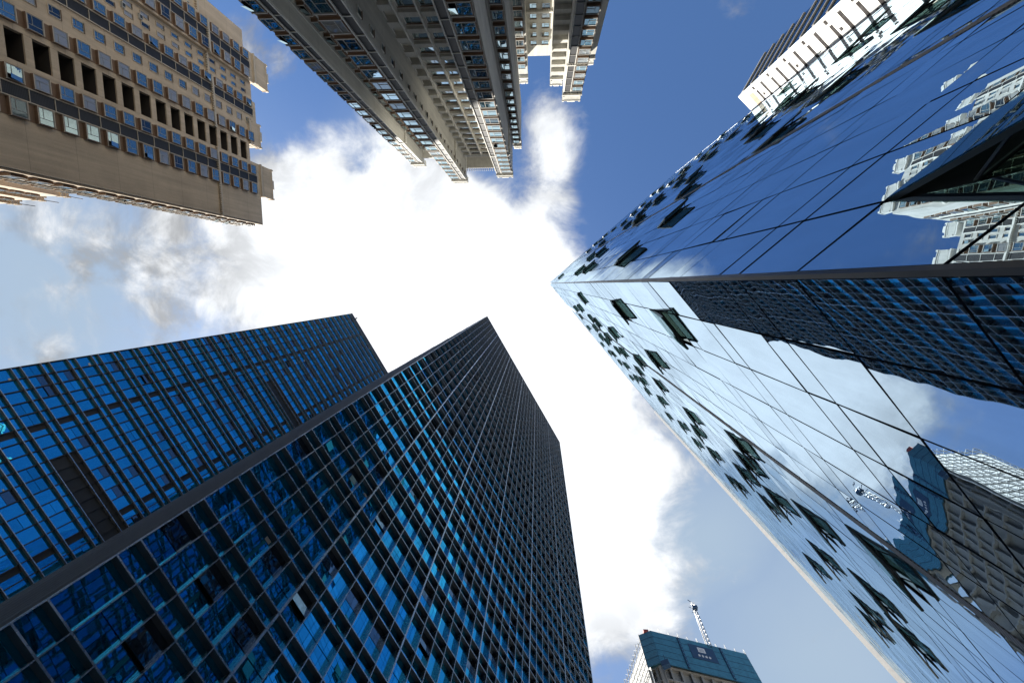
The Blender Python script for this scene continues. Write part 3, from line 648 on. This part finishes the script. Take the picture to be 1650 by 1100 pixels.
def apartment_d():   # stands beyond the top of the frame, seen mirrored in the glass tower
    H = 110.0
    B = Apartment('apartment_tower', 'cream apartment tower seen only as a wavy reflection in the mirror glass facade', (38, -84, 0), 'cream', 'cream_trim')
    f = lambda y: Frame((0, y), (0, 1))
    def blk(x0, x1, y, yb, h=H): B.block([(x0, y), (x0, yb), (x1, yb), (x1, y)][::-1], h)
    blk(30, 43, -73, -100); blk(43, 58, -84, -100, H-2); blk(17, 30, -88, -100, H-1)
    z = H-1.5
    for y, x in ((-73, 30.5), (-84, 44), (-88, 18)):
        B.windows(f(y), x+0.4, x+2.2, z, 0, 0.4); B.screen(f(y), x+2.4, x+3.9, z); B.windows(f(y), x+4.1, x+5.9, z, 0, 0.4)
        B.windows(f(y), x+7.0, x+7.8, z, 0, 0.1, 'flat', 0.8, 1.5); B.windows(f(y), x+8.3, x+9.1, z, 0, 0.1, 'flat', 0.8, 1.5)
        B.screen(f(y), x+9.4, x+10.6, z); B.windows(f(y), x+10.7, x+12.2, z, 0, 0.4)
        B.crown(f(y), x+0.2, x+6.1, H, H+3.6); B.crown(f(y), x+9.2, x+12.3, H, H+3); B.cornice(f(y), x, x+12.4, H-13, 0.4)
    sw = Frame((30, 0), (-1, 0)); B.windows(sw, -80, -78, z, 0, 0.4); B.screen(sw, -83, -81.5, z); B.windows(sw, -86, -84, z, 0, 0.4)
    B.finish(0)
apartment_d()

# ---------------------------------------------------------------- white tower (upper right)
def white_tower():
    H = 112.0; o = Q(1192.6, 153)*H
    root = thing('white_tower', (o.x+3, o.y-2, GZ), 'sunlit white tower with slit windows rising behind the mirror glass roofline', 'skyscraper')
    fr = Frame(o, (-0.70, 0.714)); W = 11.0
    sd = Vector((math.cos(math.radians(-62)), math.sin(math.radians(-62))))
    a = o; b = o+fr.t*W; c = b+sd*9; d = o+sd*9
    core = MB(); core.prism([v[:] for v in (a, b, c, d)][::-1], GZ, H); part('wall', core, root, mats=['white'])
    def slit(u0, u1, z0, z1): m = MB(); m.box(fr, u0, u1, -0.05, 0.03, z0, z1); part('slit_window', m, root, mats=['black'])
    z = H-5.4; k = 0
    while z > 72:
        slit(0.5, 1.3, z, z+0.6); slit(1.75, W-3, z-0.3, z+0.35)
        slit(0.9, W-3.6, z-3.2, z-2.5); k += 1
        if k % 2: slit(3.0, 3.6, z-1.4, z-0.8)
        slit(4.4, 5.0, z-1.9, z-1.3); z -= 6.2
    lv = MB(); lv.box(fr, 1.4, 6, -0.05, 0.04, H-3.9, H-2.2); part('louvre', lv, root, mats=['tan'])
    gm = MB(); fm = MB(); z = 68.0
    while z > 5:
        gm.box(fr, 0.5, W-0.2, -0.05, 0.02, z-3.0, z-0.2); fm.box(fr, 0, W, -0.02, 0.25, z-0.2, z+0.25); fm.box(fr, 1.6, 1.85, -0.02, 0.2, z-3.0, z-0.2); z -= 3.6
    part('window', gm, root, mats=['darkwin']); part('frame', fm, root, mats=['white'])
    se = Frame(o, (sd.y, -sd.x))
    s = 1 if se.t.dot(sd) > 0 else -1
    for i in range(26):
        z = H-1.5-i*3.7
        if z < 0: break
        mb = MB(); mb.box(se, *sorted((0.1*s, 9*s)), -0.05, 0.25, z-0.5, z); mb.box(se, *sorted((0.1*s, 9*s)), -0.05, 0.03, z-3.2, z-0.6, 1); part('ledge', mb, root, mats=['grey', 'darkwin'])
    p = MB(); p.box(fr, 0.02, W, -2, 0.0, H, H+1.1); part('parapet', p, root, mats=['white'])
white_tower()

# ---------------------------------------------------------------- tower under construction (bottom)
def construction():
    H = 120.0
    L0, C0, C1, R0 = [Q(*p)*H for p in ((1003, 1100), (1029, 1022.8), (1048, 1015.5), (1201.8, 1053))]
    root = thing('construction_tower', ((C1.x+R0.x)/2, (C1.y+R0.y)/2+8, GZ), 'unfinished tower wrapped at its top in blue safety mesh', 'building')
    away = Vector((C1.y-R0.y, R0.x-C1.x)).normalized()
    if away.dot(C1) < 0: away = -away
    back = R0+away*22; bl = L0+away*4
    cen = (C0+R0+back+bl)/4
    def inset(p, k): return p+(cen-p).normalized()*k
    core = MB(); core.prism([inset(p, 2.2)[:] for p in (L0, C0, C1, R0, back, bl)], GZ, H-1); part('core', core, root, mats=['grey'])
    slabs = MB(); z = H-10.9
    while z > 0: slabs.prism([inset(p, 0.8)[:] for p in (L0, C0, C1, R0, back, bl)], z-0.35, z); z -= 4.0
    part('floor_slab', slabs, root, mats=['grey'], stuff=False)
    zm = H-11.0
    def face(a, b): d = (b-a).normalized(); n = Vector((d.y, -d.x)); n = n if n.dot(a-cen) > 0 else -n; fr = Frame(a, n); u = (b-a).dot(fr.t); return fr, min(0, u), max(0, u)
    for a, b in ((C0, C1), (C1, R0), (R0, back)):
        fr, u0, u1 = face(a, b); mb = MB(); mb.box(fr, u0, u1, -0.1, 0.05, zm, H)
        z = zm
        while z < H: mb.box(fr, u0, u1, 0.05, 0.10, z, z+0.08, 1); z += 2.2
        part('mesh_screen', mb, root, mats=['net', 'netdark'])
        n = max(2, int((u1-u0)/2.6))
        for i in range(n+1):
            u = u0+(u1-u0)*i/n; pl_ = MB(); pl_.box(fr, u-0.28, u+0.28, -1.3, -0.75, GZ, zm); part('column', pl_, root, mats=['grey'])
            if (u1-u0) > 20: 
                ps = MB(); ps.bar(fr.p(u, -0.1, H-0.3), fr.p(u, -0.1, H+1.2+random.random()), 0.07); ps.bar(fr.p(u+0.2, -0.2, H-0.3), fr.p(u+0.25, -0.2, H+1.2), 0.05); part('scaffold_post', ps, root, mats=['steel'])
    fr, u0, u1 = face(C1, R0); dr = 1 if abs(u1) > abs(u0) else -1
    def U(t): return dr*t*(u1-u0)
    for t in (0.27, 0.71):
        mb = MB(); mb.box(fr, *sorted((U(t), U(t)+0.55*dr)), 0.05, 0.3, zm+0.3, H-0.3, 0)
        z = zm+0.6
        while z < H-0.8: mb.box(fr, *sorted((U(t)+0.12*dr, U(t)+0.4*dr)), 0.30, 0.34, z, z+0.35, 1); z += 1.1
        part('guide_rail', mb, root, mats=['netdark', 'net'])
    sg = MB(); sg.box(fr, *sorted((U(0.37), U(0.63))), 0.05, 0.16, zm+4.6, H-1.6, 0)
    a, b = sorted((U(0.455), U(0.53))); sg.box(fr, a, b, 0.16, 0.2, zm+7.1, zm+8.7, 1)
    for i in range(3): sg.box(fr, a+0.25, b-0.25, 0.2, 0.22, zm+7.35+i*0.42, zm+7.5+i*0.42, 0)
    for i in range(4):
        t = 0.435+i*0.036; a, b = sorted((U(t), U(t+0.022))); z0 = zm+5.6
        sg.box(fr, a, b, 0.16, 0.2, z0, z0+0.14, 1); sg.box(fr, a, b, 0.16, 0.2, z0+0.3, z0+0.44, 1); m = (a+b)/2; sg.box(fr, m-0.07, m+0.07, 0.16, 0.205, z0-0.15, z0+0.65, 1)
    part('sign_board', sg, root, mats=['netdark', 'sign'])
    # left flank: pale scaffold lattice
    fr, u0, u1 = face(L0, C0); lt = MB(); n = 10
    for i in range(n+1):
        u = u0+(u1-u0)*i/n; lt.bar(fr.p(u, 0.05, 40), fr.p(u, 0.05, H-1.2+1.5*random.random()), 0.09)
    z = 40
    while z < H-1: lt.bar(fr.p(u0, 0.05, z), fr.p(u1, 0.05, z), 0.08); [lt.bar(fr.p(u0+(u1-u0)*i/n, 0.02, z), fr.p(u0+(u1-u0)*(i+1)/n, 0.02, z+1.9), 0.05) for i in range(n)]; z += 1.9
    lt.box(fr, u0, u1, -0.9, -0.75, 40, H-2, 1)
    part('scaffold', lt, root, mats=['lattice', 'white'])
    fr2, a0, a1 = face(C0, C1); tr = MB(); tr.box(fr2, a0-2.2, a0-0.2, 0.1, 1.4, zm-2.5, zm-1.0); tr.bar(fr2.p(a0-1.4, 0.7, zm-1), fr2.p(a0-1.4, 0.7, zm+1.2), 0.1); part('platform', tr, root, mats=['netdark'])
    rb = MB(); p = C0*0.35+C1*0.65; rb.box(Frame(p, (0, -1)), -0.7, 0.7, -1.2, 0.2, H, H+0.9); part('tarpaulin', rb, root, mats=['red'])
    # tower crane on the roof
    base = Q(1140, 1036)*(H+1); tip = Q(1115.5, 971)*(H+15.5)
    cr = thing('tower_crane', (base.x, base.y, H-1), 'slender lattice mast of a crane on top of the meshed tower', 'crane')
    mb = MB(); N = 12; A3 = Vector((base.x, base.y, H-1)); B3 = Vector((tip.x, tip.y, H+15.5)); wd = 0.55
    cs = [Vector((dx, dy, 0))*wd for dx, dy in ((-1, -1), (1, -1), (1, 1), (-1, 1))]
    for i in range(4): mb.bar(A3+cs[i], B3+cs[i]*0.6, 0.07)
    for k in range(N):
        p0 = A3.lerp(B3, k/N); p1 = A3.lerp(B3, (k+1)/N); s0 = 1-0.4*k/N; s1 = 1-0.4*(k+1)/N
        for i in range(4): j = (i+1) % 4; mb.bar(p0+cs[i]*s0, p1+cs[j]*s1, 0.035); mb.bar(p0+cs[i]*s0, p0+cs[j]*s0, 0.035)
    part('mast', mb, cr, mats=['trim'])
    jb = MB(); top = B3; jb.box(Frame((top.x, top.y), (0, -1)), -0.8, 0.8, -0.6, 0.6, top.z-2.6, top.z-1.6); jb.bar(top, top+Vector((-1.2, -0.4, 0.9)), 0.12); jb.bar(top+Vector((0, 0, -2.8)), top+Vector((-1.6, 0.2, -1.5)), 0.08); jb.bar(top+Vector((0, 0, -3.6)), top+Vector((-1.3, 0.4, -3.8)), 0.08)
    part('climbing_head', jb, cr, mats=['netdark'])
construction()
